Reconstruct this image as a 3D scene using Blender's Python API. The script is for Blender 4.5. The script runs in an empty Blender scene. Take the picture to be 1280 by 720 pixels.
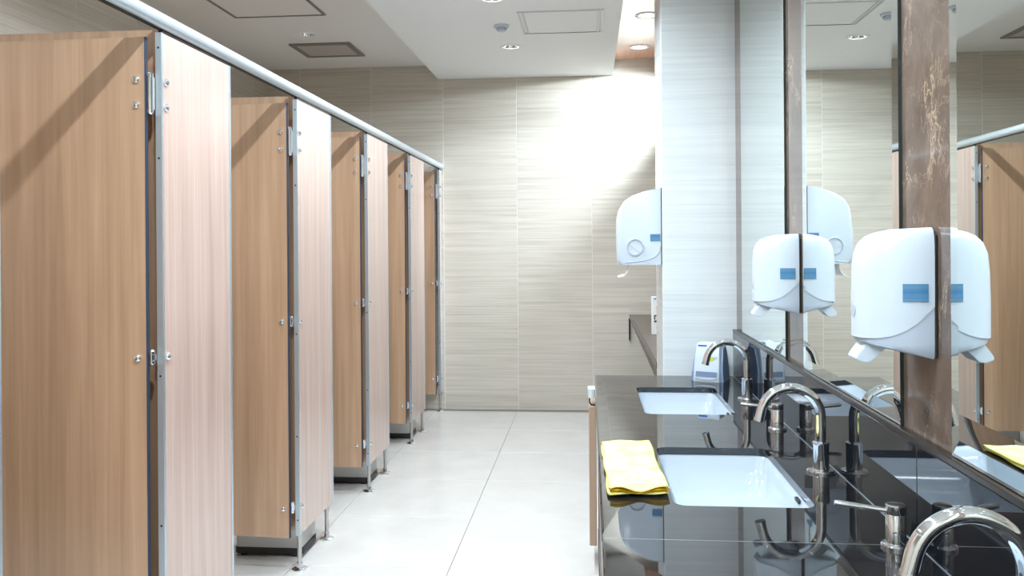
import bpy, bmesh, math, random
from mathutils import Vector, Matrix

random.seed(7)
PI = math.pi
scene = bpy.context.scene
col = scene.collection

# ------------------------------------------------------------------ camera, light set-up, exposure
CAM_H = 1.4
YAW, ROLL, F_PX, Y0 = 0.0902, 0.0071, 1069.44, 305.34
cam_data = bpy.data.cameras.new('camera')
cam = bpy.data.objects.new('camera', cam_data)
col.objects.link(cam)
cam_data.sensor_width = 36.0
cam_data.lens = F_PX / 1280 * 36.0
cam_data.shift_y = -(360 - Y0) / 1280
cam_data.clip_start = 0.02
cam.matrix_world = (Matrix.Translation((0, 0, CAM_H)) @ Matrix.Rotation(YAW, 4, 'Z')
                    @ Matrix.Rotation(PI / 2, 4, 'X') @ Matrix.Rotation(-ROLL, 4, 'Z'))
scene.camera = cam

world = bpy.data.worlds.new('world')
scene.world = world
world.use_nodes = True
world.node_tree.nodes['Background'].inputs[0].default_value = (0.9, 0.95, 1.0, 1)
world.node_tree.nodes['Background'].inputs[1].default_value = 0.05

scene.view_settings.view_transform = 'Standard'
scene.view_settings.look = 'None'
scene.view_settings.gamma = 1.0
scene.view_settings.use_curve_mapping = False
scene.view_settings.exposure = -0.33
scene.cycles.max_bounces = 14
scene.cycles.diffuse_bounces = 6
scene.cycles.glossy_bounces = 8
scene.cycles.sample_clamp_indirect = 6.0

AISLE_W, VANITY_W, STALL_W, ACCENT_W = 68.0, 13.0, 20.0, 980.0
COOL = (0.76, 0.90, 1.0)
NEUTRAL = (0.78, 0.90, 1.0)

# ------------------------------------------------------------------ layout constants (metres)
XP = -1.25            # aisle face of the cubicle pilasters
YE0, PITCH, PIL_W = 2.409, 1.1697, 0.4877
YFAR = 7.197
XLEFT = -2.78
ZC_LEFT, ZC_MID, ZC_WOOD = 2.925, 2.807, 2.936
XS_L, XS_R = -1.270, 0.2045
XM = 0.656            # plane of mirrors and marble
YCOL, XCOL, YCOLB = 3.925, 0.329, 4.29
ZTOP = 0.80           # worktop
YBACK = -1.5
XRIGHT = 1.55

# ------------------------------------------------------------------ helpers
def V(*a): return Vector(a)

def finish(name, bm, mat, parent=None, smooth=False, angle=35, loc=None):
    me = bpy.data.meshes.new(name)
    bmesh.ops.recalc_face_normals(bm, faces=bm.faces[:])
    bm.to_mesh(me); bm.free()
    mats = mat if isinstance(mat, (list, tuple)) else [mat]
    for m in mats: me.materials.append(m)
    if smooth:
        me.polygons.foreach_set('use_smooth', [True] * len(me.polygons))
        try: me.set_sharp_from_angle(angle=math.radians(angle))
        except Exception: pass
    o = bpy.data.objects.new(name, me)
    col.objects.link(o)
    if parent is not None: o.parent = parent
    if loc is not None: o.location = loc
    return o

def thing(name, label, cat, loc=(0, 0, 0), rz=0.0, group=None):
    o = bpy.data.objects.new(name, None)
    o.empty_display_size = 0.1
    col.objects.link(o)
    o.location = loc; o.rotation_euler = (0, 0, rz)
    o['label'] = label; o['category'] = cat
    if group: o['group'] = group
    return o

def tag(o, label, cat, group=None):
    o['label'] = label; o['category'] = cat
    if group: o['group'] = group
    return o

def copy_tree(o, parent=None):
    c = o.copy(); col.objects.link(c)
    if parent is not None: c.parent = parent
    for ch in list(o.children): copy_tree(ch, c)
    return c

def box(bm, x0, x1, y0, y1, z0, z1, bev=0.0, seg=2, mi=0):
    r = bmesh.ops.create_cube(bm, size=1.0)
    vs = r['verts']
    for v in vs:
        v.co = V(x0 + (v.co.x + .5) * (x1 - x0), y0 + (v.co.y + .5) * (y1 - y0), z0 + (v.co.z + .5) * (z1 - z0))
    fs = set(f for v in vs for f in v.link_faces)
    for f in fs: f.material_index = mi
    if bev > 0:
        es = list(set(e for v in vs for e in v.link_edges))
        bmesh.ops.bevel(bm, geom=es, offset=bev, segments=seg, affect='EDGES', profile=0.5)
    return bm

def bx(x0, x1, y0, y1, z0, z1, bev=0.0, seg=2):
    return box(bmesh.new(), x0, x1, y0, y1, z0, z1, bev, seg)

def lathe(bm, prof, c=(0, 0, 0), n=24, axis='Z', mi=0, caps=(True, True)):
    """prof: (radius, height) list; caps added where the radius is > 0 at an end."""
    c = V(*c)
    def P(r, a, h):
        u, w = r * math.cos(a), r * math.sin(a)
        if axis == 'Z': return c + V(u, w, h)
        if axis == 'X': return c + V(h, u, w)
        return c + V(u, h, w)
    rings = []
    for r, h in prof:
        if r < 1e-6: rings.append([bm.verts.new(P(0, 0, h))])
        else: rings.append([bm.verts.new(P(r, 2 * PI * i / n, h)) for i in range(n)])
    for a, b in zip(rings, rings[1:]):
        for i in range(n):
            j = (i + 1) % n
            if len(a) == 1 and len(b) == 1: continue
            if len(a) == 1: f = bm.faces.new((a[0], b[i], b[j]))
            elif len(b) == 1: f = bm.faces.new((a[i], a[j], b[0]))
            else: f = bm.faces.new((a[i], a[j], b[j], b[i]))
            f.material_index = mi
    for r, k in ((rings[0], caps[0]), (rings[-1], caps[1])):
        if len(r) > 1 and k: bm.faces.new(r).material_index = mi
    return bm

def tube(bm, pts, rad, n=14, caps=True, mi=0):
    pts = [V(*p) for p in pts]
    rads = rad if isinstance(rad, (list, tuple)) else [rad] * len(pts)
    rings = []; prev = None
    for i, p in enumerate(pts):
        if i == 0: t = pts[1] - p
        elif i == len(pts) - 1: t = p - pts[i - 1]
        else: t = pts[i + 1] - pts[i - 1]
        t.normalize()
        if prev is None:
            u = t.orthogonal().normalized()
        else:
            u = prev - t * prev.dot(t)
            u.normalize()
        prev = u; w = t.cross(u)
        rings.append([bm.verts.new(p + (u * math.cos(2 * PI * k / n) + w * math.sin(2 * PI * k / n)) * rads[i]) for k in range(n)])
    for a, b in zip(rings, rings[1:]):
        for k in range(n):
            bm.faces.new((a[k], a[(k + 1) % n], b[(k + 1) % n], b[k])).material_index = mi
    if caps:
        bm.faces.new(rings[0][::-1]); bm.faces.new(rings[-1])
    return bm

def loft(bm, loops, cap0=True, cap1=True, mi=0):
    rings = [[bm.verts.new(p) for p in lp] for lp in loops]
    n = len(rings[0])
    for a, b in zip(rings, rings[1:]):
        for k in range(n):
            bm.faces.new((a[k], a[(k + 1) % n], b[(k + 1) % n], b[k])).material_index = mi
    if cap0: bm.faces.new(rings[0][::-1]).material_index = mi
    if cap1: bm.faces.new(rings[-1]).material_index = mi
    return bm

def rrect(x0, x1, y0, y1, r, z, n=6):
    pts = []
    for cx, cy, a0 in ((x1 - r, y1 - r, 0), (x0 + r, y1 - r, PI / 2), (x0 + r, y0 + r, PI), (x1 - r, y0 + r, 1.5 * PI)):
        for k in range(n + 1):
            a = a0 + PI / 2 * k / n
            pts.append(V(cx + r * math.cos(a), cy + r * math.sin(a), z))
    return pts

def plate(outer, holes, z0, z1, bm=None):
    """horizontal plate with holes: outer and holes are lists of (x, y)."""
    bm = bm or bmesh.new()
    es = []
    for lp in [outer] + holes:
        vs = [bm.verts.new((p[0], p[1], z0)) for p in lp]
        for a, b in zip(vs, vs[1:] + vs[:1]): es.append(bm.edges.new((a, b)))
    r = bmesh.ops.triangle_fill(bm, use_beauty=True, use_dissolve=False, edges=es)
    fs = [g for g in r['geom'] if isinstance(g, bmesh.types.BMFace)]
    ex = bmesh.ops.extrude_face_region(bm, geom=fs)
    for g in ex['geom']:
        if isinstance(g, bmesh.types.BMVert): g.co.z = z1
    return bm

def circle(cx, cy, r, n=24):
    return [(cx + r * math.cos(2 * PI * i / n), cy + r * math.sin(2 * PI * i / n)) for i in range(n)]

def prism_y(bm, prof, y0, y1, mi=0):
    a = [bm.verts.new((x, y0, z)) for x, z in prof]
    b = [bm.verts.new((x, y1, z)) for x, z in prof]
    n = len(prof)
    for i in range(n):
        bm.faces.new((a[i], a[(i + 1) % n], b[(i + 1) % n], b[i])).material_index = mi
    bm.faces.new(a); bm.faces.new(b)
    return bm

# ------------------------------------------------------------------ materials
def mat(name, base=(.8, .8, .8), rough=.5, metal=0.0, spec=.5, coat=0.0, ior=1.5):
    m = bpy.data.materials.new(name); m.use_nodes = True
    b = m.node_tree.nodes['Principled BSDF']
    b.inputs['Base Color'].default_value = (*base, 1)
    b.inputs['Roughness'].default_value = rough
    b.inputs['Metallic'].default_value = metal
    b.inputs['IOR'].default_value = ior
    b.inputs['Specular IOR Level'].default_value = spec
    b.inputs['Coat Weight'].default_value = coat
    return m

def nodes(m):
    nt = m.node_tree
    return nt, nt.nodes, nt.links, nt.nodes['Principled BSDF']

def add_coord(m, scale=(1, 1, 1), kind='Object', rand=0.0):
    nt, N, L, b = nodes(m)
    tc = N.new('ShaderNodeTexCoord')
    mp = N.new('ShaderNodeMapping')
    mp.inputs['Scale'].default_value = scale
    src = tc.outputs[kind]
    if rand:
        oi = N.new('ShaderNodeObjectInfo')
        ml = N.new('ShaderNodeMath'); ml.operation = 'MULTIPLY'; ml.inputs[1].default_value = rand
        L.new(oi.outputs['Random'], ml.inputs[0])
        ad = N.new('ShaderNodeVectorMath'); ad.operation = 'ADD'
        L.new(src, ad.inputs[0]); L.new(ml.outputs[0], ad.inputs[1])
        src = ad.outputs[0]
    L.new(src, mp.inputs['Vector'])
    return mp.outputs['Vector']

def noise(m, vec, scale=1.0, detail=3.0, rough=.55, dist=0.0):
    nt, N, L, b = nodes(m)
    t = N.new('ShaderNodeTexNoise')
    t.inputs['Scale'].default_value = scale
    t.inputs['Detail'].default_value = detail
    t.inputs['Roughness'].default_value = rough
    t.inputs['Distortion'].default_value = dist
    L.new(vec, t.inputs['Vector'])
    return t.outputs['Fac']

def ramp(m, fac, stops):
    nt, N, L, b = nodes(m)
    r = N.new('ShaderNodeValToRGB')
    e = r.color_ramp.elements
    while len(e) > 1: e.remove(e[-1])
    e[0].position = stops[0][0]; e[0].color = (*stops[0][1], 1)
    for p, c in stops[1:]:
        k = e.new(p); k.color = (*c, 1)
    L.new(fac, r.inputs['Fac'])
    return r.outputs['Color']

def mix(m, a, b_, fac, mode='MIX'):
    nt, N, L, b = nodes(m)
    x = N.new('ShaderNodeMix'); x.data_type = 'RGBA'; x.blend_type = mode
    if isinstance(fac, float): x.inputs[0].default_value = fac
    else: L.new(fac, x.inputs[0])
    for s, v in ((6, a), (7, b_)):
        if isinstance(v, tuple): x.inputs[s].default_value = (*v, 1)
        else: L.new(v, x.inputs[s])
    return x.outputs[2]

def bump(m, h, strength=.2, dist=.002):
    nt, N, L, b = nodes(m)
    k = N.new('ShaderNodeBump')
    k.inputs['Strength'].default_value = strength; k.inputs['Distance'].default_value = dist
    L.new(h, k.inputs['Height']); L.new(k.outputs['Normal'], b.inputs['Normal'])

def setc(m, c): m.node_tree.links.new(c, m.node_tree.nodes['Principled BSDF'].inputs['Base Color'])

def srgb(r, g, b):
    f = lambda c: (c / 255 / 12.92) if c / 255 <= .04045 else ((c / 255 + .055) / 1.055) ** 2.4
    return (f(r), f(g), f(b))

def wood(name, dark, light, scale, rough=.38):
    m = mat(name, rough=rough, spec=.5, coat=1.0)
    m.node_tree.nodes['Principled BSDF'].inputs['Coat Roughness'].default_value = .22
    m.node_tree.nodes['Principled BSDF'].inputs['Coat IOR'].default_value = 1.85
    v = add_coord(m, scale, rand=7.0)
    a = noise(m, v, 1.0, 4, .6, .3)
    v2 = add_coord(m, tuple(s * 4.5 if s > 5 else s * 1.8 for s in scale), rand=3.0)
    f = noise(m, v2, 1.0, 2, .5)
    c = ramp(m, a, [(.32, dark), (.68, light)])
    c2 = ramp(m, f, [(.35, (.86, .84, .82)), (.6, (1, 1, 1))])
    setc(m, mix(m, c, c2, .55, 'MULTIPLY'))
    return m

M = {}
M['beech'] = wood('beech_laminate', srgb(168, 133, 104), srgb(189, 154, 124), (26, 26, .9))
M['pale'] = wood('beech_laminate_lit', srgb(186, 155, 142), srgb(206, 176, 164), (26, 26, .9))  # same beech as the doors, strong light on the pilasters painted in as paleness
M['wood_ceiling'] = wood('wood_ceiling', srgb(200, 136, 102), srgb(220, 160, 126), (18, .9, 18), .3)

def tile_mat(name, lo, hi, axis_scale, rough, bs=.25):
    m = mat(name, rough=rough, spec=.5)
    v = add_coord(m, axis_scale, rand=11.0)
    a = noise(m, v, 1.0, 5, .62, .25)
    c = ramp(m, a, [(.30, lo), (.5, tuple((x + y) / 2 for x, y in zip(lo, hi))), (.72, hi)])
    oi = m.node_tree.nodes.new('ShaderNodeObjectInfo')
    r = ramp(m, oi.outputs['Random'], [(0, (.95, .95, .95)), (1, (1, 1, 1))])
    setc(m, mix(m, c, r, 1.0, 'MULTIPLY'))
    if bs: bump(m, a, bs, .004)
    return m
TL, TH = srgb(184, 175, 161), srgb(211, 203, 191)
M['tile_x'] = tile_mat('striated_wall_tile', TL, TH, (1.0, 1.0, 62), .42, .3)
M['tile_polished'] = tile_mat('polished_striated_tile', srgb(203, 207, 208), srgb(222, 225, 226), (1.0, 1.0, 64), .06, .012)  # wall tile paled and blued, light on the column put into the colour
M['grout'] = mat('grout', srgb(226, 222, 212), .8)
M['grout_floor'] = mat('floor_grout', srgb(150, 146, 140), .8)

m = M['floor'] = mat('porcelain_floor_tile', rough=.22, spec=.5)
a = noise(m, add_coord(m, (2, 2, 2), rand=9.0), 2.0, 4, .6)
setc(m, ramp(m, a, [(.3, srgb(205, 201, 196)), (.7, srgb(214, 210, 205))]))

M['ceiling'] = mat('ceiling_paint', srgb(236, 237, 237), .75)
M['ceiling_left'] = mat('ceiling_paint_warm', srgb(236, 235, 232), .75)
M['plaster'] = mat('plaster', srgb(206, 200, 188), .7)

m = M['marble'] = mat('brown_marble', rough=.07, spec=.5)
v = add_coord(m, (1, 1, 1), rand=5.0)
base = ramp(m, noise(m, v, 5.0, 6, .65, .8), [(.3, srgb(84, 70, 61)), (.55, srgb(104, 89, 79)), (.75, srgb(124, 108, 97))])
def veins(scale, seed, sc, w, st):
    n = noise(m, add_coord(m, scale, rand=seed), sc, 8, .68, .5)
    return ramp(m, n, [(0, (0, 0, 0)), (.5 - w, (0, 0, 0)), (.5, (st, st, st)), (.5 + w, (0, 0, 0)), (1, (0, 0, 0))])
vein = mix(m, veins((1, 1, .42), 13.0, 4.5, .009, .6), veins((1, 1, .8), 31.0, 9.0, .010, .35), 1.0, 'LIGHTEN')
n2 = noise(m, add_coord(m, (1, 1, 1), rand=21.0), 3.0, 3, .5, .5)
msk = ramp(m, n2, [(.45, (0, 0, 0)), (.62, (1, 1, 1))])
vm = mix(m, vein, msk, 1.0, 'MULTIPLY')
setc(m, mix(m, base, srgb(208, 180, 150), vm))

m = M['granite'] = mat('black_polished_granite', (.010, .010, .011), .025, 0, .6, 0, 1.7)
a = noise(m, add_coord(m, (1, 1, 1)), 260, 2, .5)
setc(m, ramp(m, a, [(.55, (.007, .007, .008)), (.75, (.03, .03, .032))]))
M['black_glass'] = mat('black_glass', (.008, .009, .012), .02, 0, .6, 0, 1.62)
M['slot'] = mat('dark_gap', (.012, .011, .011), .6)
M['mirror'] = mat('mirror_glass', (.86, .91, .89), .0, 1.0)
M['mirror_edge'] = mat('mirror_edge', (.02, .028, .027), .15)
M['chrome'] = mat('chrome', (.82, .84, .87), .045, 1.0)
M['steel'] = mat('brushed_steel', (.56, .56, .55), .28, 1.0)
M['steel_bin'] = mat('bin_steel', (.46, .46, .45), .34, 1.0)
M['alu'] = mat('anodised_aluminium', (.60, .70, .78), .32, .85)
M['alu_dark'] = mat('dark_edge_strip', srgb(66, 78, 98), .35, .4)
M['rail'] = mat('rail_aluminium', (.60, .66, .71), .30, .6)
M['ceramic'] = mat('white_ceramic', srgb(172, 181, 191), .08, 0, .55)
M['plastic'] = mat('white_plastic', srgb(192, 201, 210), .22, 0, .5)
M['plastic_grey'] = mat('grey_plastic', srgb(120, 138, 164), .3)
M['plastic_shade'] = mat('pale_grey_plastic', srgb(172, 181, 193), .28)
M['rubber'] = mat('black_plastic', (.012, .012, .013), .45)
M['paper'] = mat('paper_towel', srgb(232, 232, 230), .85)
M['dark_metal'] = mat('dark_bronze_trim', srgb(58, 52, 50), .25, .6)
M['vent'] = mat('vent_grey', srgb(196, 190, 186), .5)
M['vent_frame'] = mat('vent_frame_grey', srgb(128, 124, 120), .5)
M['panel_line'] = mat('access_panel_frame', srgb(200, 202, 202), .4)
M['vanity_dark'] = mat('dark_brown_laminate', srgb(62, 50, 44), .4)
M['tan'] = mat('tan_laminate', srgb(176, 148, 126), .35)
M['shelf'] = mat('dark_taupe_stone', srgb(92, 80, 72), .3)
M['cardboard'] = mat('white_card', srgb(226, 224, 220), .55)
M['red'] = mat('red_print', srgb(196, 34, 40), .5)
M['navy'] = mat('navy_print', srgb(28, 44, 66), .5)
M['blue'] = mat('blue_print', srgb(40, 112, 214), .45)
M['lime'] = mat('lime_print', srgb(190, 200, 70), .5)
M['clear'] = mat('frosted_grip', srgb(216, 222, 222), .12, .3)

m = M['label'] = mat('blue_window', rough=.25)
a = noise(m, add_coord(m, (2, 2, 160)), 1.0, 1, .4)
setc(m, ramp(m, a, [(.35, srgb(58, 112, 156)), (.7, srgb(92, 134, 162))]))

m = M['cloth'] = mat('yellow_microfibre', rough=.95, spec=.1)
a = noise(m, add_coord(m, (1, 1, 1)), 26, 3, .6)
setc(m, ramp(m, a, [(.35, srgb(228, 225, 128)), (.7, srgb(236, 234, 166))]))
nb = noise(m, add_coord(m, (1, 1, 1)), 420, 2, .6)
bump(m, nb, .5, .003)
M['cloth_in'] = mat('shaded_yellow_fold', srgb(252, 200, 30), .95, 0, .1)  # deeper orange paints the shading between the folds

def emit(name, c, s):
    m = bpy.data.materials.new(name); m.use_nodes = True
    nt = m.node_tree; b = nt.nodes['Principled BSDF']
    b.inputs['Base Color'].default_value = (.9, .9, .9, 1)
    b.inputs['Emission Color'].default_value = (*c, 1)
    b.inputs['Emission Strength'].default_value = s
    return m
M['lamp'] = emit('downlight_lamp', (.95, .98, 1.0), 9.0)
M['lamp_soft'] = emit('downlight_lamp_dim', (.95, .98, 1.0), .6)

# ------------------------------------------------------------------ structure: floor, walls, ceilings
def struct(name, bm, m, parent=None, smooth=False):
    o = finish(name, bm, m, parent, smooth)
    if parent is None: o['kind'] = 'structure'
    return o

J = .0015             # half of a tile joint
floor = struct('floor', bx(XLEFT - .05, XRIGHT + .05, YBACK - .05, YFAR + .05, -.06, -.004), M['grout_floor'])
ft = .69
tile_mesh = None
ys = [5.731 - .6925 * k for k in range(-2, 11)]
xs = [-.612 + ft * k for k in range(-4, 4)]
for i in range(len(xs) - 1):
    for j in range(len(ys) - 1):
        x0, x1 = max(xs[i], XLEFT), min(xs[i + 1], XRIGHT)
        y1, y0 = min(ys[j], YFAR), max(ys[j + 1], YBACK)
        if x1 - x0 < .03 or y1 - y0 < .03: continue
        cx, cy = (x0 + x1) / 2, (y0 + y1) / 2
        hx, hy = (x1 - x0) / 2 - J, (y1 - y0) / 2 - J
        full = abs(x1 - x0 - ft) < .004 and abs(y1 - y0 - .6925) < .004
        if full and tile_mesh:
            o = bpy.data.objects.new('tile', tile_mesh); col.objects.link(o); o.parent = floor
        else:
            o = finish('tile', bx(-hx, hx, -hy, hy, -.006, 0, .001, 1), M['floor'], floor)
            if full: tile_mesh = o.data
        o.location = (cx, cy, 0)

def tiled_wall(wall, plane, fixed, u_edges, z_of_col, z_lo, z_hi, m, normal, thick=.008):
    """tiles in columns on a wall; plane 'Y' (u is x) or 'X' (u is y); normal is the outward sign."""
    cache = {}
    for i in range(len(u_edges) - 1):
        u0, u1 = u_edges[i], u_edges[i + 1]
        zz = [z_lo] + [z for z in z_of_col(i) if z_lo + .02 < z < z_hi - .02] + [z_hi]
        for z0, z1 in zip(zz, zz[1:]):
            hu, hz = (u1 - u0) / 2 - J, (z1 - z0) / 2 - .0007
            key = (round(hu, 3), round(hz, 3))
            if key not in cache:
                if plane == 'Y': b = bx(-hu, hu, min(0, normal * thick), max(0, normal * thick), -hz, hz, .0008, 1)
                else: b = bx(min(0, normal * thick), max(0, normal * thick), -hu, hu, -hz, hz, .0008, 1)
                o = finish('tile', b, m, wall); cache[key] = o.data
            else:
                o = bpy.data.objects.new('tile', cache[key]); col.objects.link(o); o.parent = wall
            uc, zc = (u0 + u1) / 2, (z0 + z1) / 2
            o.location = (uc, fixed, zc) if plane == 'Y' else (fixed, uc, zc)

wall_far = struct('wall_far', bx(XLEFT - .05, XRIGHT + .05, YFAR + .001, YFAR + .12, 0, 3.0), M['grout'])
ue = [XLEFT] + [-2.484 + .6269 * k for k in range(0, 7)] + [XRIGHT]
tiled_wall(wall_far, 'Y', YFAR + .008, ue, lambda i: [.588 + .647 * k - (.3235 if i % 2 == 1 else .0) for k in range(0, 6)], 0, 2.95, M['tile_x'], -1)

wall_left = struct('wall_left', bx(XLEFT - .13, XLEFT - .001, YBACK, YFAR, 0, 3.0), M['grout'])
ve = [YBACK] + [4.434 + .6269 * k for k in range(-9, 5)] + [YFAR]
tiled_wall(wall_left, 'X', XLEFT - .008, ve, lambda i: [.588 + .647 * k - (.3235 if i % 2 == 1 else 0) for k in range(0, 6)], 0, 2.95, M['tile_x'], 1)

struct('wall_back', bx(XLEFT - .05, XRIGHT + .05, YBACK - .12, YBACK, 0, 3.0), M['plaster'])
wall_right = struct('wall_right', bx(.672, .80, YBACK, YCOL + .1, 0, 3.0), M['grout'])
struct('wall_alcove', bx(XRIGHT, XRIGHT + .1, YCOLB - .2, YFAR + .05, 0, 3.0), M['plaster'])
struct('wall_alcove', bx(.66, XRIGHT, YCOLB - .2, YCOLB - .1, 0, 3.0), M['plaster'])

# column that closes the vanity
wall_end = struct('wall_end', bx(XCOL + .001, .80, YCOL + .001, YCOLB - .001, 0, 3.0), M['grout'])
ze = lambda i: [.80 + .30 + .647 * k for k in range(0, 4)]
tiled_wall(wall_end, 'Y', YCOL + .008, [XCOL, .672], ze, .0, 2.95, M['tile_polished'], -1)
tiled_wall(wall_end, 'X', XCOL + .008, [YCOL + .001, YCOLB], ze, 0, 2.95, M['tile_polished'], -1)

# ceilings with holes for the downlights
AISLE_L = [(-.545, y) for y in (6.06, 4.864, 3.668, 2.472, 1.276, .08, -1.0)]
WOOD_L = [(.398, y) for y in (6.75, 5.82, 4.89)]
VAN_L = [(.398, y) for y in (3.03, 2.10, 1.17, .24)]
STALL_L = [(-2.02, y) for y in (6.015, 4.845, 3.675, 2.505, 1.335)]
RH = .062
def rect(x0, x1, y0, y1): return [(x0, y0), (x1, y0), (x1, y1), (x0, y1)]
struct('ceiling', plate([(XS_L, YBACK), (.672, YBACK), (.672, YCOL + .1), (XS_R, YCOL + .1), (XS_R, YFAR), (XS_L, YFAR)], [circle(x, y, RH) for x, y in AISLE_L + VAN_L], ZC_MID, ZC_MID + .03), M['ceiling'])
struct('ceiling_left', plate(rect(XLEFT - .02, XS_L + .012, YBACK, YFAR), [circle(x, y, RH) for x, y in STALL_L], ZC_LEFT, ZC_LEFT + .03), M['ceiling_left'])
struct('ceiling_wood', plate(rect(XS_R - .012, XRIGHT, YCOL + .02, YFAR), [circle(x, y, RH) for x, y in WOOD_L + [(1.15, 6.80)]], ZC_WOOD, ZC_WOOD + .03), M['wood_ceiling'])
struct('trim_1', bx(XS_L, XS_L + .012, YBACK, YFAR, ZC_MID + .03, ZC_LEFT), M['ceiling'])
struct('trim_2', bx(XS_R - .012, XS_R, YCOL + .09, YFAR, ZC_MID + .03, ZC_WOOD), M['ceiling'])

# ------------------------------------------------------------------ downlights
def lamp_spot(parent, z, watts, colr, size=150, blend=.7, radius=.022):
    ld = bpy.data.lights.new('downlight_beam', 'SPOT')
    ld.energy = watts; ld.color = colr
    ld.spot_size = math.radians(size); ld.spot_blend = blend
    ld.shadow_soft_size = radius
    lo = bpy.data.objects.new('downlight_beam', ld)
    col.objects.link(lo); lo.parent = parent; lo.location = (0, 0, z)
    return lo

def downlight(kind):
    t = thing('recessed_downlight', '', 'light')
    finish('trim_ring', lathe(bmesh.new(), [(RH - .002, .002), (RH - .004, -.004), (RH + .004, -.007), (RH + .018, -.004), (RH + .020, 0.0), (RH + .0, .0005)], n=28, caps=(False, False)), M['ceiling'], t, True)
    bm = bmesh.new()
    lathe(bm, [(RH - .003, .0), (RH - .010, .030), (RH - .022, .058), (RH - .034, .07)], n=28, caps=(False, True))
    finish('reflector', bm, M['chrome'] if kind in ('aisle', 'stall') else M['ceiling'], t, True)
    lm = M['lamp_soft'] if kind == 'stall' else M['lamp']
    if kind == 'aisle':
        bm = bmesh.new()
        for a in (0, 2.1, 4.2):
            lathe(bm, [(0, .012), (.012, .016), (.014, .03), (.010, .06)], (.021 * math.cos(a), .021 * math.sin(a), 0), 12)
        finish('bulb', bm, lm, t, True)
    elif kind == 'stall':
        finish('bulb', lathe(bmesh.new(), [(0, .008), (.03, .014), (.034, .03), (.02, .06)], n=18), lm, t, True)
    else:
        finish('bulb', lathe(bmesh.new(), [(0, .004), (.045, .006), (.05, .014), (.03, .05)], n=22), lm, t, True)
    return t

def place_lights(spots, z, kind, watts, colr, labels, group, size, blend):
    src = downlight(kind)
    for i, (x, y) in enumerate(spots):
        o = src if i == 0 else copy_tree(src)
        o.location = (x, y, z); o['label'] = labels[i]; o['group'] = group
        lamp_spot(o, -.012, watts, colr, size, blend)

place_lights(AISLE_L, ZC_MID, 'aisle', AISLE_W, NEUTRAL,
    ['chrome recessed downlight in the white ceiling nearest the far tiled wall',
     'chrome recessed downlight at the top edge of the photo before the smoke detector',
     'aisle ceiling downlight third from the far wall, overhead out of frame',
     'aisle ceiling downlight fourth from the far wall, overhead out of frame',
     'aisle ceiling downlight fifth from the far wall, overhead out of frame',
     'aisle ceiling downlight sixth from the far wall, right above the viewer',
     'aisle ceiling downlight seventh from the far wall, behind the viewer'], 'downlights over the aisle', 150, .35)
place_lights(WOOD_L, ZC_WOOD, 'wood', VANITY_W, COOL,
    ['bright white downlight in the wood ceiling strip nearest the far wall',
     'bright white downlight in the wood ceiling strip beside the column top',
     'wood strip downlight third from the far wall, hidden behind the tiled column',
    ], 'downlights in the wood ceiling', 140, .8)
place_lights(VAN_L, ZC_MID, 'wood', VANITY_W, COOL,
    ['vanity ceiling downlight above the far sink, out of frame',
     'vanity ceiling downlight above the middle sink, out of frame',
     'vanity ceiling downlight above the nearest faucet, out of frame',
     'vanity ceiling downlight above the near counter end, out of frame'], 'downlights over the vanity', 140, .8)
place_lights(STALL_L, ZC_LEFT, 'stall', STALL_W, NEUTRAL,
    ['round downlight beside the grey vent above the cubicles',
     'cubicle downlight second from the far wall, out of frame',
     'cubicle downlight third from the far wall, out of frame',
     'cubicle downlight fourth from the far wall, out of frame',
     'cubicle downlight fifth from the far wall, out of frame'], 'downlights over the cubicles', 150, .7)

acc = downlight('wood'); acc.location = (1.15, 6.80, ZC_WOOD)  # added fitting, stands in for the unseen source of the far wall's bright patch
acc['label'] = 'accent spot added in the alcove for an unseen source, behind the tiled column'
lo = lamp_spot(acc, -.02, ACCENT_W, COOL, 56, .85, .05)
d = (V(-.70, YFAR, 2.00) - V(1.15, 6.80, ZC_WOOD))
lo.rotation_euler = d.to_track_quat('-Z', 'Y').to_euler()

# ------------------------------------------------------------------ ceiling fittings
t = thing('access_panel', 'white ceiling access panel with thin grey double frame over the aisle', 'panel', (-.165, 5.43, ZC_MID))
fr = bmesh.new()
for a, b in ((.252, .262), (.226, .236)):
    box(fr, -b, b, -.27 if a > .24 else -.262, -.258, -.006, 0); box(fr, -b, b, .258, .27 if a > .24 else .262, -.006, 0)
    box(fr, -b, -a, -.26, .26, -.006, 0); box(fr, a, b, -.26, .26, -.006, 0)
finish('frame', fr, M['panel_line'], t)
finish('door', bx(-.224, .224, -.256, .256, -.004, -.0005), M['ceiling'], t)

t = thing('ceiling_vent', 'grey framed square air vent in the lower ceiling above the cubicles', 'vent', (-2.015, 6.50, ZC_LEFT))
fr = bmesh.new()
for s in (-1, 1):
    box(fr, -.235, .235, s * .2 - .02, s * .2 + .02, -.012, 0)
    box(fr, s * .215 - .02, s * .215 + .02, -.18, .18, -.012, 0)
finish('frame', fr, M['vent_frame'], t)
finish('backing', bx(-.2, .2, -.18, .18, -.003, -.0005), M['vent'], t)
sl = None
for k in range(15):
    if sl is None: sl = finish('slat', bx(-.195, .195, -.008, .008, -.009, -.004), M['vent'], t); o = sl
    else: o = copy_tree(sl, t)
    o.location = (0, -.168 + .024 * k, 0)

t = thing('access_panel', 'large grey framed access panel in the ceiling above the cubicles', 'panel', (-2.03, 5.20, ZC_LEFT))
fr = bmesh.new()
for s in (-1, 1):
    box(fr, -.31, .31, s * .304 - .008, s * .304 + .008, -.008, 0)
    box(fr, s * .302 - .008, s * .302 + .008, -.296, .296, -.008, 0)
finish('frame', fr, M['vent_frame'], t)
finish('door', bx(-.292, .292, -.294, .294, -.004, -.0005), M['ceiling_left'], t)

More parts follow.
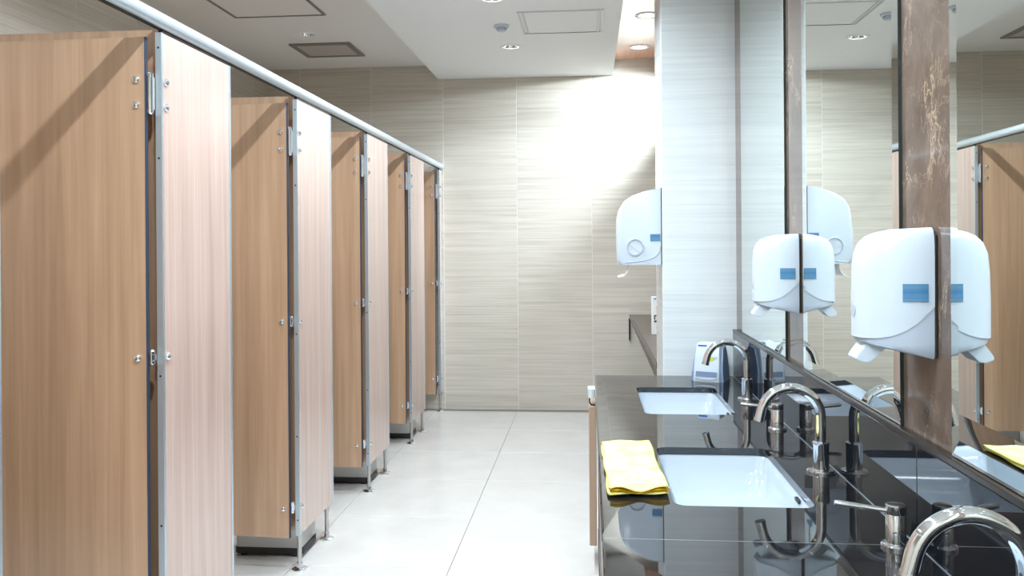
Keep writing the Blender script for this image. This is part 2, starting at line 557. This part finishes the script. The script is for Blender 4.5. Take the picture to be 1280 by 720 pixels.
t = thing('smoke_detector', 'small round white smoke detector on the ceiling beside the access panel', 'detector', (-.552, 5.47, ZC_MID))
finish('base', lathe(bmesh.new(), [(.05, 0), (.05, -.012), (.044, -.016)], n=24), M['plastic'], t, True)
finish('sensor_dome', lathe(bmesh.new(), [(.034, -.0161), (.034, -.03), (.026, -.038), (0, -.04)], n=20), M['plastic_shade'], t, True)

# ------------------------------------------------------------------ toilet cubicles
GA = 'toilet cubicles along the left side'
bolt_bm = lambda: lathe(bmesh.new(), [(.0115, 0), (.0115, .003), (.0098, .0072), (.0055, .0102), (0, .011)], n=14, axis='X')
bolt_y = lambda: lathe(bmesh.new(), [(.0115, 0), (.0115, -.003), (.0098, -.0072), (.0055, -.0102), (0, -.011)], n=14, axis='Y')

def make_cubicle(name, width, last=False):
    t = thing(name, '', 'cubicle', group=GA)
    Z0, Z1 = .155, 2.030
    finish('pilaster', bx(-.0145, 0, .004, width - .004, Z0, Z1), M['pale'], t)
    tr = bmesh.new(); box(tr, -.0165, .002, 0, .0035, Z0 - .002, Z1); box(tr, 0, .002, .0035, .011, Z0 - .002, Z1); box(tr, -.0165, -.0145, .0035, .011, Z0 - .002, Z1)
    e1 = finish('edge_trim', tr, M['alu'], t)
    tr = bmesh.new(); box(tr, -.0165, .002, width - .0035, width, Z0 - .002, Z1); box(tr, 0, .002, width - .013, width - .0035, Z0 - .002, Z1); box(tr, -.0165, -.0145, width - .011, width - .0035, Z0 - .002, Z1)
    finish('edge_trim', tr, M['alu'], t)
    tt = bmesh.new(); box(tt, -.013, -.001, .012, width - .014, Z1, Z1 + .009)
    finish('top_channel', tt, M['dark_metal'], t)
    s0 = None
    for z in (1.985, 1.66, 1.02, .58, .22):
        if s0 is None: s0 = finish('screw', lathe(bmesh.new(), [(.0035, 0), (.003, -.0012), (0, -.0015)], n=8, axis='Y'), M['slot'], e1); o = s0
        else: o = copy_tree(s0, e1)
        o.location = (-.0072, 0, z)
    legs = [.022] if last else [.022, .405]
    l0 = None
    for y in legs:
        if l0 is None:
            bm = bmesh.new()
            lathe(bm, [(.0095, .018), (.0095, .17)], n=16)
            lathe(bm, [(.0125, .135), (.0125, .152)], n=16)
            l0 = finish('leg', bm, M['steel'], t, True)
            finish('foot_plate', lathe(bmesh.new(), [(.034, 0), (.034, .005), (.029, .009), (.015, .014), (.0125, .03), (.0095, .031)], n=24), M['chrome'], l0, True)
            o = l0
        else: o = copy_tree(l0, t)
        o.location = (-.007, y, 0)
    b0 = None
    for z in (1.887, 1.813, 1.075, .274):
        if b0 is None: b0 = finish('bolt', bolt_bm(), M['chrome'], t, True); o = b0
        else: o = copy_tree(b0, t)
        o.location = (0, .028, z)
    # hinges
    h0 = None
    for z0, z1, r in ((1.787, 1.910, .0085), (1.055, 1.099, .0075), (.253, .303, .0075)):
        bm = bmesh.new()
        n = 3 if z1 - z0 > .1 else 1
        lathe(bm, [(0, z0), (r * .7, z0), (r * 1.15, z0 + .004), (r * 1.15, z0 + .012), (r, z0 + .013), (r, z1 - .013), (r * 1.15, z1 - .012), (r * 1.15, z1 - .004), (r * .7, z1), (0, z1)], (-.026, -.013, 0), 14)
        box(bm, -.026, -.0166, -.011, -.004, z0 + .014, z1 - .014)
        box(bm, -.0345, -.026, -.016, -.010, z0 + .014, z1 - .014)
        finish('hinge', bm, M['chrome'], t, True)
    # door swung into the cubicle
    door = finish('door', bx(-.655, -.0035, 0, .012, .150, 2.011), M['beech'], t, loc=(-.033, -.0255, 0))
    finish('edge_strip', bx(-.0035, 0, .0, .0125, .150, 2.012), M['alu_dark'], door)
    b0 = None
    for z in (1.888, 1.814, 1.076, .274):
        if b0 is None: b0 = finish('bolt', bolt_y(), M['chrome'], door, True); o = b0
        else: o = copy_tree(b0, door)
        o.location = (-.029, 0, z)
    finish('latch_plate', bx(-.64, -.60, -.004, 0, 1.03, 1.12, .002, 1), M['steel'], door)
    if not last:
        finish('partition', prism_y(bmesh.new(), [(-1.52, .155), (-.0165, .155), (-.0165, 2.038), (-.036, 2.038), (-.036, 2.054), (-1.52, 2.054)], .062, .075), M['beech'], t)
    return t, door

proto, _ = make_cubicle('toilet_cubicle', PIL_W)
lab = {-1: 'beech cubicle nearest the camera, its pilaster edge just at the left border',
       0: 'large beech cubicle with open door at the left edge of the photo',
       1: 'second beech cubicle in view, its pilaster standing right of the big near door',
       2: 'beech cubicle in the middle of the row, third from the left edge',
       3: 'beech cubicle next to the last one before the far tiled wall'}
ang = {-1: 0, 0: -1, 1: -5, 2: 1, 3: 0, 4: 0}
for k in (-1, 0, 1, 2, 3):
    o = proto if k == -1 else copy_tree(proto)
    o.location = (XP, YE0 + k * PITCH - (.012 if k == -1 else 0), 0)
    o['label'] = lab[k]
    for c in o.children:
        if c.name.startswith('door'): c.rotation_euler = (0, 0, math.radians(ang[k]))
last, _ = make_cubicle('toilet_cubicle', YFAR - .004 - (YE0 + 4 * PITCH), True)
last.location = (XP, YE0 + 4 * PITCH, 0)
last['label'] = 'last beech cubicle with narrow pilaster against the far tiled wall'

bm = bmesh.new()
tube(bm, [(XP - .007, YBACK + .002, 2.066), (XP - .007, YFAR - .012, 2.066)], .0245, 24)
rail = finish('head_rail', bm, M['rail'], None, True)
tag(rail, 'long round pale aluminium rail running along the tops of all cubicles', 'rail')
finish('lower_slot', bx(XP - .014, XP, YBACK + .01, YFAR - .02, 2.0395, 2.0425), M['slot'], rail)
finish('end_flange', lathe(bmesh.new(), [(.031, YFAR - .012), (.031, YFAR - .001)], (XP - .007, 0, 2.066), 22, 'Y'), M['rail'], rail, True)

# steel sanitary bins behind the partitions
GB = 'steel bins under the cubicle partitions'
def steel_bin():
    t = thing('sanitary_bin', '', 'bin', group=GB)
    loops = [[V(p.x, p.y, z) for p in rrect(-.155, .155, -.105, .105, .02, 0, 4)] for z in (.0405, .46)]
    finish('body', loft(bmesh.new(), loops), M['steel_bin'], t, True)
    bm = bmesh.new()
    loft(bm, [rrect(-.158, .158, -.108, .108, .022, z, 4) for z in (.012, .040)])
    for sx in (-.12, .12):
        for sy in (-.08, .08): lathe(bm, [(.018, 0), (.018, .013)], (sx, sy, 0), 12)
    finish('base', bm, M['rubber'], t, True)
    loops = [rrect(-.157, .157, -.107, .107, .022, .462, 4), rrect(-.157, .157, -.107, .107, .022, .485, 4), rrect(-.13, .13, -.08, .08, .02, .505, 4)]
    finish('lid', loft(bmesh.new(), loops), M['rubber'], t, True)
    return t
bl = ['steel bin with black base under the second partition, nearest visible',
      'steel bin with black base under the third partition, middle one visible',
      'steel bin with black base under the fourth partition, farthest visible']
b0 = steel_bin()
for k in range(3):
    o = b0 if k == 0 else copy_tree(b0)
    o.location = (-1.452, 3.848 + k * PITCH, 0); o['label'] = bl[k]

# ------------------------------------------------------------------ vanity: cladding, mirrors, worktop
for y0, y1 in ((.57, .815), (1.632, 1.870), (2.688, 2.929), (3.745, YCOL)):
    o = finish('marble_panel', bx(0, .013, y0 - .05, min(y1 + .05, YCOL - .001), 0, 1.93, .0008, 1), M['marble'], wall_right)
    o.location = (XM + .002, 0, 1.005)
finish('marble_panel', bx(XM + .0035, .671, YBACK, YCOL - .001, .0, 1.003), M['slot'], wall_right)

def wall_mirror(y0, y1, label):
    z0, z1 = 1.013, 2.93
    t = thing('wall_mirror', label, 'mirror', (XM + .0018, (y0 + y1) / 2, z0), group='tall mirrors on the vanity wall')
    h = (y1 - y0) / 2; H = z1 - z0; b = .034; th = .009
    bm = bmesh.new()
    o_ = [bm.verts.new(p) for p in ((-th + .0016, -h, 0), (-th + .0016, h, 0), (-th + .0016, h, H), (-th + .0016, -h, H))]
    i_ = [bm.verts.new(p) for p in ((-th, -h + b, b), (-th, h - b, b), (-th, h - b, H - b), (-th, -h + b, H - b))]
    bm.faces.new(i_)
    for k in range(4): bm.faces.new((o_[k], o_[(k + 1) % 4], i_[(k + 1) % 4], i_[k]))
    finish('mirror_glass', bm, M['mirror'], t)
    bm = bmesh.new()
    a = [bm.verts.new((-th + .0016, y, z)) for y, z in ((-h, 0), (h, 0), (h, H), (-h, H))]
    c = [bm.verts.new((0, y, z)) for y, z in ((-h, 0), (h, 0), (h, H), (-h, H))]
    for k in range(4): bm.faces.new((a[k], a[(k + 1) % 4], c[(k + 1) % 4], c[k]))
    bm.faces.new(c)
    finish('backing', bm, M['mirror_edge'], t)
    return t
wall_mirror(2.929, 3.745, 'far tall mirror next to the tiled column at the vanity end')
wall_mirror(1.870, 2.688, 'middle tall mirror between the two white soap dispensers')
wall_mirror(.815, 1.612, 'nearest tall mirror, reflecting the cubicles at the right edge')

van = thing('vanity_counter', 'long black polished vanity counter with two undermount sinks in view', 'counter', (0, 0, 0))
XB = .640
SX0, SX1 = .190, .508
SINKS = [(3.322,), (2.265,), (1.205,)]
def hole(yc): return [(p.x, p.y) for p in rrect(SX0, SX1, yc - .283, yc + .283, .032, 0, 6)]
def slab(y0, y1, ycs):
    bm = plate(rect(.020, XB, y0, y1), [hole(y) for y in ycs], ZTOP - .020, ZTOP)
    es = [e for e in bm.edges if abs(e.verts[0].co.x - .02) < 1e-4 and abs(e.verts[1].co.x - .02) < 1e-4
          and abs(e.verts[0].co.z - ZTOP) < 1e-4 and abs(e.verts[1].co.z - ZTOP) < 1e-4]
    if es: bmesh.ops.bevel(bm, geom=es, offset=.007, segments=4, affect='EDGES', profile=.5)
    return bm
finish('worktop_slab', slab(1.7535, YCOL - .001, [3.322, 2.265]), M['granite'], van, True, 30)
finish('worktop_slab', slab(.55, 1.7515, [1.205]), M['granite'], van, True, 30)
finish('joint_line', bx(.022, XB, 1.7515, 1.7535, ZTOP - .02, ZTOP + .0002), M['steel'], van)
finish('front_apron', bx(.026, .040, .55, YCOL - .001, ZTOP - .075, ZTOP - .0205), M['granite'], van)
spl = thing('splashback', 'black glass splashback strip between the counter and the mirrors', 'splashback', (0, 0, 0))
finish('glass_panel', bx(XB, XB + .012, 1.7535, YCOL - .001, ZTOP + .0003, .998, .0012, 1), M['black_glass'], spl)
finish('glass_panel', bx(XB, XB + .012, .55, 1.7515, ZTOP + .0003, .998, .0012, 1), M['black_glass'], spl)
finish('seal_line', bx(XB - .0016, XB - .0002, .55, YCOL - .001, ZTOP + .0001, ZTOP + .0012), M['alu'], van)
finish('ledge', bx(XB - .001, XM + .001, .55, YCOL - .001, .9985, 1.0115, .002, 2), M['dark_metal'], spl)
finish('plinth', bx(.030, .60, .55, YCOL - .002, 0, .10), M['vanity_dark'], van)
finish('cabinet_front', bx(.032, .05, .55, YCOL - .002, .10, ZTOP - .076), M['vanity_dark'], van)
ep = finish('end_panel', bx(-.008, .024, 3.70, YCOL - .003, .098, .700, .003, 2), M['tan'], van)
bm = bmesh.new(); loft(bm, [rrect(-.012, .024, 3.70, 3.80, .01, z, 4) for z in (.735, .772)])
finish('grip', bm, M['clear'], ep, True)
bm = bmesh.new(); tube(bm, [(-.004, 3.72, .735), (-.004, 3.72, .712), (.004, 3.72, .703), (.02, 3.72, .7015)], .003, 8)
finish('grip_bracket', bm, M['dark_metal'], ep, True)

GS = 'undermount washbasins in the black counter'
def basin():
    t = thing('washbasin', '', 'sink', group=GS)
    sx, sy = (SX1 - SX0) / 2, .283
    def lp(inx, iny, z, r): return rrect(-sx + inx, sx - inx, -sy + iny, sy - iny, r, z, 6)
    bm = bmesh.new()
    loops = [lp(-.022, -.022, -.0215, .04), lp(-.003, -.003, -.0212, .034), lp(-.001, -.001, -.024, .034), lp(.004, .006, -.05, .036), lp(.012, .030, -.085, .045),
             lp(.022, .070, -.118, .05), lp(.05, .120, -.138, .06), lp(.085, .19, -.146, .05)]
    loft(bm, loops, cap0=False, cap1=True)
    o = finish('bowl', bm, M['ceramic'], t, True, 60)
    finish('drain', lathe(bmesh.new(), [(.030, -.1459), (.030, -.143), (.024, -.142), (.02, -.144), (0, -.144)], n=22), M['chrome'], t, True)
    bm = bmesh.new()
    loft(bm, [[V(sx - .0065, p.x, p.y) for p in rrect(-.020, .020, -.0045, .0045, .0042, 0, 5)],
              [V(sx + .002, p.x, p.y) for p in rrect(-.020, .020, -.0045, .0045, .0042, 0, 5)]])
    finish('overflow_slot', bm, M['slot'], t, loc=(0, -.112, -.033))
    return t
s0 = basin()
for i, (yc, l) in enumerate(((3.322, 'white rectangular sink farther along the counter, near the tiled column'),
                             (2.265, 'white rectangular sink beside the yellow cloth in the middle of the counter'),
                             (1.205, 'white rectangular sink below the nearest faucet at the bottom right'))):
    o = s0 if i == 0 else copy_tree(s0)
    o.location = ((SX0 + SX1) / 2, yc, ZTOP); o['label'] = l

GF = 'chrome gooseneck faucets'
def faucet():
    t = thing('faucet', '', 'faucet', group=GF)
    finish('base_flange', lathe(bmesh.new(), [(.036, 0), (.036, .004), (.033, .007), (.024, .0085)], n=28), M['chrome'], t, True)
    finish('body', lathe(bmesh.new(), [(.0205, .0085), (.0205, .070), (.0215, .072), (.0215, .078), (.017, .080), (.0132, .081)], n=28), M['chrome'], t, True)
    pts = [(0, 0, .079), (0, 0, .12), (0, 0, .141)]
    R = .076
    for k in range(1, 25):
        a = math.radians(166) * k / 24
        pts.append((-R + R * math.cos(a), 0, .143 + R * math.sin(a)))
    a = math.radians(166); e = pts[-1]
    pts.append((e[0] - math.sin(a) * .024, 0, e[2] + math.cos(a) * .024))
    sp = finish('spout', tube(bmesh.new(), pts, .0130, 20), M['chrome'], t, True)
    q = pts[-1]; dx, dz = -math.sin(a), math.cos(a)
    finish('aerator', tube(bmesh.new(), [(q[0] + dx * .0, 0, q[2] + dz * .0), (q[0] + dx * .007, 0, q[2] + dz * .007)], .0142, 20), M['chrome'], sp, True)
    return t
f0 = faucet()
for i, (yc, l) in enumerate(((3.346, 'farthest chrome gooseneck faucet, in front of the white box dispenser'),
                             (2.296, 'chrome gooseneck faucet beside the sink with the yellow cloth'),
                             (1.240, 'nearest chrome gooseneck faucet, cut off by the bottom right corner'))):
    o = f0 if i == 0 else copy_tree(f0)
    o.location = (.598, yc, ZTOP); o['label'] = l

GH = 'chrome lever taps'
def lever():
    t = thing('lever_tap', '', 'tap', group=GH)
    finish('base_flange', lathe(bmesh.new(), [(.0285, 0), (.0285, .005), (.026, .008), (.02, .0095)], n=26), M['chrome'], t, True)
    finish('body', lathe(bmesh.new(), [(.0192, .0095), (.0192, .064), (.0182, .0655), (.0192, .067), (.0192, .082), (.017, .0845), (0, .0855)], n=28), M['chrome'], t, True)
    finish('lever', tube(bmesh.new(), [(-.015, 0, .071), (-.05, .004, .074), (-.104, .010, .079), (-.113, .011, .080)], [.0058, .0054, .0062, .0048], 14), M['chrome'], t, True)
    return t
h0 = lever()
for i, (yc, l, rz) in enumerate(((2.807, 'chrome lever tap between the far and the middle faucet', 0), (1.742, 'chrome lever tap nearest the camera, between the middle and the nearest faucet', -.06))):
    o = h0 if i == 0 else copy_tree(h0)
    o.location = (.596, yc, ZTOP); o.rotation_euler = (0, 0, rz); o['label'] = l

# ------------------------------------------------------------------ soap dispensers on the marble strips
def dsec(d, w, z, n=22, p=2.7, x0=0.0):
    """D-shaped section, flat at the wall (x = x0), bulging to -x."""
    pts = []
    for k in range(n + 1):
        a = -PI / 2 + PI * k / n
        c, s = math.cos(a), math.sin(a)
        pts.append((x0 - d * abs(c) ** (2 / p), w * math.copysign(abs(s) ** (2 / p), s), z))
    return pts

def soap_dispenser():
    t = thing('soap_dispenser', '', 'dispenser', group='white soap dispensers on the marble strips')
    D, W = .130, .070
    finish('back_plate', bx(-.006, 0, -.070, .070, .004, .238, .002, 1), M['rubber'], t)
    # upper cover: lower edge sweeps up towards the wall
    prof = [(0, 1.0, .985), (.12, 1.0, .992), (.35, 1.0, 1.0), (.62, .99, 1.0), (.78, .965, .99), (.88, .90, .965), (.94, .80, .93), (.975, .66, .88), (1.0, .42, .78)]
    loops = []
    for f, kd, kw in prof:
        lp = []
        for x, y, z in dsec(D * kd, W * kw, 0, x0=-.006):
            u = min(1, max(0, -(x + .006) / D))           # 0 at the wall, 1 at the front
            zb = .038 + .062 * (1 - u) ** 2.6
            zt = .252 - .006 * u
            lp.append(V(x, y, zb + (zt - zb) * f))
        loops.append(lp)
    finish('cover', loft(bmesh.new(), loops), M['plastic'], t, True, 50)
    # lower shell
    loops = []
    for f, k in ((0, .90), (.06, .95), (.3, .965), (1.0, .965)):
        lp = []
        for x, y, z in dsec(D * k, W * k, 0, x0=-.006):
            u = min(1, max(0, -(x + .006) / D))
            zlo = .0 + .030 * u; zhi = .038 + .062 * (1 - u) ** 2.6 + .008
            lp.append(V(x, y, zlo + (zhi - zlo) * f))
        loops.append(lp)
    finish('lower_shell', loft(bmesh.new(), loops), M['plastic_shade'], t, True, 50)
    bm = bmesh.new()
    prism_y(bm, [(-.070, .030), (-.112, .036), (-.137, .002), (-.1385, -.005), (-.124, -.012), (-.110, -.010), (-.088, .012)], -.028, .028)
    bmesh.ops.bevel(bm, geom=bm.edges[:], offset=.0016, segments=2, affect='EDGES')
    finish('push_lever', bm, M['plastic'], t, True)
    # blue level window on each side, curved with the cover
    for s in (-1, 1):
        bm = bmesh.new(); n = 8; rows = []
        for k in range(n + 1):
            x = -.018 - .046 * k / n
            u = -(x + .006) / D
            y = W * (1 - min(1, u) ** 2.7) ** (1 / 2.7) + .0012
            rows.append((bm.verts.new((x, s * y, .110)), bm.verts.new((x, s * y, .144)), bm.verts.new((x, s * (y - .003), .144)), bm.verts.new((x, s * (y - .003), .110))))
        for a, b in zip(rows, rows[1:]):
            for i in range(4): bm.faces.new((a[i], a[(i + 1) % 4], b[(i + 1) % 4], b[i]))
        bm.faces.new(rows[0]); bm.faces.new(rows[-1])
        finish('level_window', bm, M['label'], t)
    bm = bmesh.new()
    lathe(bm, [(.0135, 0), (.0135, -.0008), (.011, -.0010), (0, -.0006)], (-.1356, 0, .090), 22, 'X')
    finish('lock_button', bm, M['plastic_shade'], t, True)
    return t
d0 = soap_dispenser()
for i, (yc, l) in enumerate(((2.809, 'smaller looking white soap dispenser on the marble strip between far and middle mirrors'),
                             (1.757, 'nearest large white soap dispenser on the marble strip by the nearest mirror'))):
    o = d0 if i == 0 else copy_tree(d0)
    o.location = (XM + .0018, yc, 1.175); o['label'] = l

# paper towel dispenser on the side of the column
t = thing('towel_dispenser', 'white paper towel dispenser with round window on the side of the tiled column', 'dispenser', (XCOL, 4.045, 1.302))
prof = [(-.004, .349), (-.075, .336), (-.130, .318), (-.168, .292), (-.190, .258), (-.200, .215), (-.202, .15), (-.198, .02), (-.196, .006), (-.188, .0), (-.004, .0)]
bm = bmesh.new(); prism_y(bm, prof, -.112, .112)
es = [e for e in bm.edges if abs(e.verts[0].co.y - e.verts[1].co.y) < 1e-5 and max(e.verts[0].co.x, e.verts[1].co.x) < -.01 or False]
bmesh.ops.bevel(bm, geom=es, offset=.018, segments=5, affect='EDGES', profile=.5)
finish('cover', bm, M['plastic'], t, True, 40)
finish('back_plate', bx(-.0045, -.0005, -.114, .114, -.001, .350), M['rubber'], t)
bm = bmesh.new()
sweep = [(-.006, .086), (-.012, .060), (-.028, .040), (-.055, .026), (-.09, .018), (-.15, .011), (-.17, .009)]
tube(bm, [(x, -.1135, z) for x, z in sweep], .0022, 8)
finish('cover_seam', bm, M['plastic_shade'], t, True)
finish('label', bx(-.053, -.008, -.1145, -.1115, .108, .140), M['label'], t)
win = finish('round_window', lathe(bmesh.new(), [(.041, -.1115), (.041, -.1150), (.037, -.1160), (.036, -.1135), (.034, -.1132), (.02, -.1128), (0, -.1128)], (-.122, 0, .080), 30, 'Y'), M['plastic'], t, True)
finish('window_ring', lathe(bmesh.new(), [(.0355, -.1137), (.0355, -.1170), (.0335, -.1170), (.0335, -.1137)], (-.122, 0, .080), 30, 'Y', caps=(False, False)), M['plastic_shade'], win, True)
bm = bmesh.new(); prism_y(bm, [(-.146, .094), (-.136, .104), (-.098, .066), (-.108, .056)], -.1155, -.1125)
finish('window_bar', bm, M['plastic'], win)
bm = bmesh.new()
cur = [(-.150, .004), (-.152, -.018), (-.160, -.036), (-.174, -.050), (-.196, -.056)]
for (x0, z0), (x1, z1) in zip(cur, cur[1:]):
    a = [bm.verts.new(p) for p in ((x0, -.08, z0), (x0, .08, z0), (x1, .08, z1), (x1, -.08, z1))]
    bm.faces.new(a)
bmesh.ops.remove_doubles(bm, verts=bm.verts[:], dist=1e-5)
r = bmesh.ops.solidify(bm, geom=bm.faces[:], thickness=.003)
finish('paper_towel', bm, M['paper'], t, True)

# ------------------------------------------------------------------ white box dispenser on the counter
t = thing('box_dispenser', 'white plastic box dispenser with slot standing on the counter against the tiled column', 'dispenser', (.520, 3.80, ZTOP), rz=-.42)
def bl(w0, y0, y1, z, r=.006): return rrect(-w0, w0, y0, y1, r, z, 4)
loops = [bl(.058, -.055, .06, 0), bl(.058, -.057, .06, .004), bl(.0565, -.052, .06, .05), bl(.054, -.042, .058, .11), bl(.051, -.028, .055, .155), bl(.0495, -.024, .052, .162), bl(.044, -.018, .045, .166)]
finish('housing', loft(bmesh.new(), loops), M['plastic'], t, True, 40)
bm = bmesh.new()
prism_y(bm, [(-.045, .022), (.045, .022), (.045, .045), (-.045, .045)], -.0585, -.05)
finish('slot', bm, M['plastic_grey'], t)
bm = bmesh.new()
prism_y(bm, [(-.047, .016), (-.02, .010), (.02, .010), (.047, .016), (.047, .021), (-.047, .021)], -.060, -.05)
finish('tray_lip', bm, M['plastic'], t)
for s in (-1, 1):
    bm = bmesh.new()
    side = [(-.040, 0), (.064, 0), (.064, .07), (.056, .125), (.040, .152), (.0, .142), (-.024, .09), (-.038, .04)]
    a = [bm.verts.new((s * .0500, y, z)) for y, z in side]; b = [bm.verts.new((s * (.071 - .08 * z), y, z)) for y, z in side]
    n = len(side)
    for i in range(n): bm.faces.new((a[i], a[(i + 1) % n], b[(i + 1) % n], b[i]))
    bm.faces.new(a); bm.faces.new(b)
    finish('side_cheek', bm, M['plastic_grey'], t)
bm = bmesh.new(); box(bm, -.042, -.004, -.0310, -.026, .150, .157)
finish('printed_badge', bm, M['blue'], t)
bm = bmesh.new(); lathe(bm, [(.010, 0), (.010, .004)], (.022, -.046, .100), 16, 'Y')
finish('printed_emblem', bm, M['lime'], t)
bm = bmesh.new(); box(bm, .026, .046, -.0452, -.040, .101, .110)
finish('printed_badge', bm, M['vent'], t)

# ------------------------------------------------------------------ yellow cloth
c = [V(.040, 2.030, 0), V(.185, 2.052, 0), V(.174, 2.580, 0), V(.030, 2.556, 0)]
def cloth_layer(bm, zbase, th, amp, ph, inset, n=26, m=30):
    def P(u, v):
        u_ = inset + u * (1 - 2 * inset); v_ = v
        p = (c[0] * (1 - u_) + c[1] * u_) * (1 - v_) + (c[3] * (1 - u_) + c[2] * u_) * v_
        k = math.exp(-v * 9)
        z = zbase + amp * k * (.5 + .5 * math.sin(ph + u * 2 * PI * 1.45)) + .0012 * math.sin(7 * u + 5 * v) + .001 * math.sin(23 * v + 9 * u)
        p = p + V(.003 * math.sin(9 * v + ph), .003 * math.sin(8 * u + ph), 0)
        return V(p.x, p.y, z)
    top = [[None] * (m + 1) for _ in range(n + 1)]; bot = [[None] * (m + 1) for _ in range(n + 1)]
    for i in range(n + 1):
        for j in range(m + 1):
            u, v = i / n, j / m
            e = min(u, 1 - u, v * 2, (1 - v) * 2) * 14
            r = math.sqrt(max(0, 1 - (1 - min(1, e)) ** 2))
            q = P(u, v)
            top[i][j] = bm.verts.new((q.x, q.y, q.z + th * (.5 + .5 * r)))
            bot[i][j] = bm.verts.new((q.x, q.y, q.z + th * (.5 - .5 * r)))
    for i in range(n):
        for j in range(m):
            bm.faces.new((top[i][j], top[i + 1][j], top[i + 1][j + 1], top[i][j + 1]))
            bm.faces.new((bot[i][j], bot[i][j + 1], bot[i + 1][j + 1], bot[i + 1][j]))
    rim = [(i, 0) for i in range(n)] + [(n, j) for j in range(m)] + [(i, m) for i in range(n, 0, -1)] + [(0, j) for j in range(m, 0, -1)]
    for (a, b), (e, f) in zip(rim, rim[1:] + rim[:1]):
        bm.faces.new((top[a][b], bot[a][b], bot[e][f], top[e][f]))
    return bm
t = thing('cleaning_cloth', 'folded yellow microfibre cloth lying at the counter front beside the sink', 'cloth', (0, 0, ZTOP))
bm = bmesh.new()
cloth_layer(bm, .0034, .005, .002, 3.6, .0)
cloth_layer(bm, .0105, .006, .0085, 0.3, .0)
finish('outer_fold', bm, M['cloth'], t, True, 180)
bm = bmesh.new()
cloth_layer(bm, .0072, .004, .0055, 0.9, .02)
finish('inner_fold', bm, M['cloth_in'], t, True, 180)

# ------------------------------------------------------------------ alcove behind the column
t = thing('wall_shelf', 'dark taupe shelf against the far wall behind the tiled column', 'shelf', (0, 0, 0))
finish('shelf_board', bx(.334, XRIGHT - .001, YCOLB + .02, YFAR - .002, .776, .806, .002, 1), M['shelf'], t)
finish('edge_strip', bx(.328, .334, YCOLB + .02, YFAR - .002, .774, .808), M['dark_metal'], t)
finish('end_bracket', bx(.322, .332, YFAR - .03, YFAR - .002, .595, .774), M['dark_metal'], t)
t = thing('product_carton', 'small white carton with red and navy print on the alcove shelf', 'box', (.448, 5.64, .8075), rz=.08)
finish('carton_body', bx(-.045, .045, -.03, .03, 0, .245, .001, 1), M['cardboard'], t)
bm = bmesh.new(); prism_y(bm, [(-.024, .175), (.008, .21), (.023, .2), (.023, .15), (.008, .145)], -.0315, -.0295); finish('red_print', bm, M['red'], t)
bm = bmesh.new()
for x0, x1, z0, z1 in ((-.036, -.016, .12, .127), (-.036, -.029, .097, .127), (-.012, .020, .10, .127), (-.036, .02, .080, .092)): box(bm, x0, x1, -.0315, -.0295, z0, z1)
finish('navy_print', bm, M['navy'], t)
bm = bmesh.new(); box(bm, -.036, .0, -.0315, -.0295, .228, .236); finish('blue_print', bm, M['blue'], t)
bm = bmesh.new(); lathe(bm, [(.014, -.0315), (.014, -.0295)], (-.010, 0, .045), 18, 'Y'); finish('grey_print', bm, M['vent'], t)
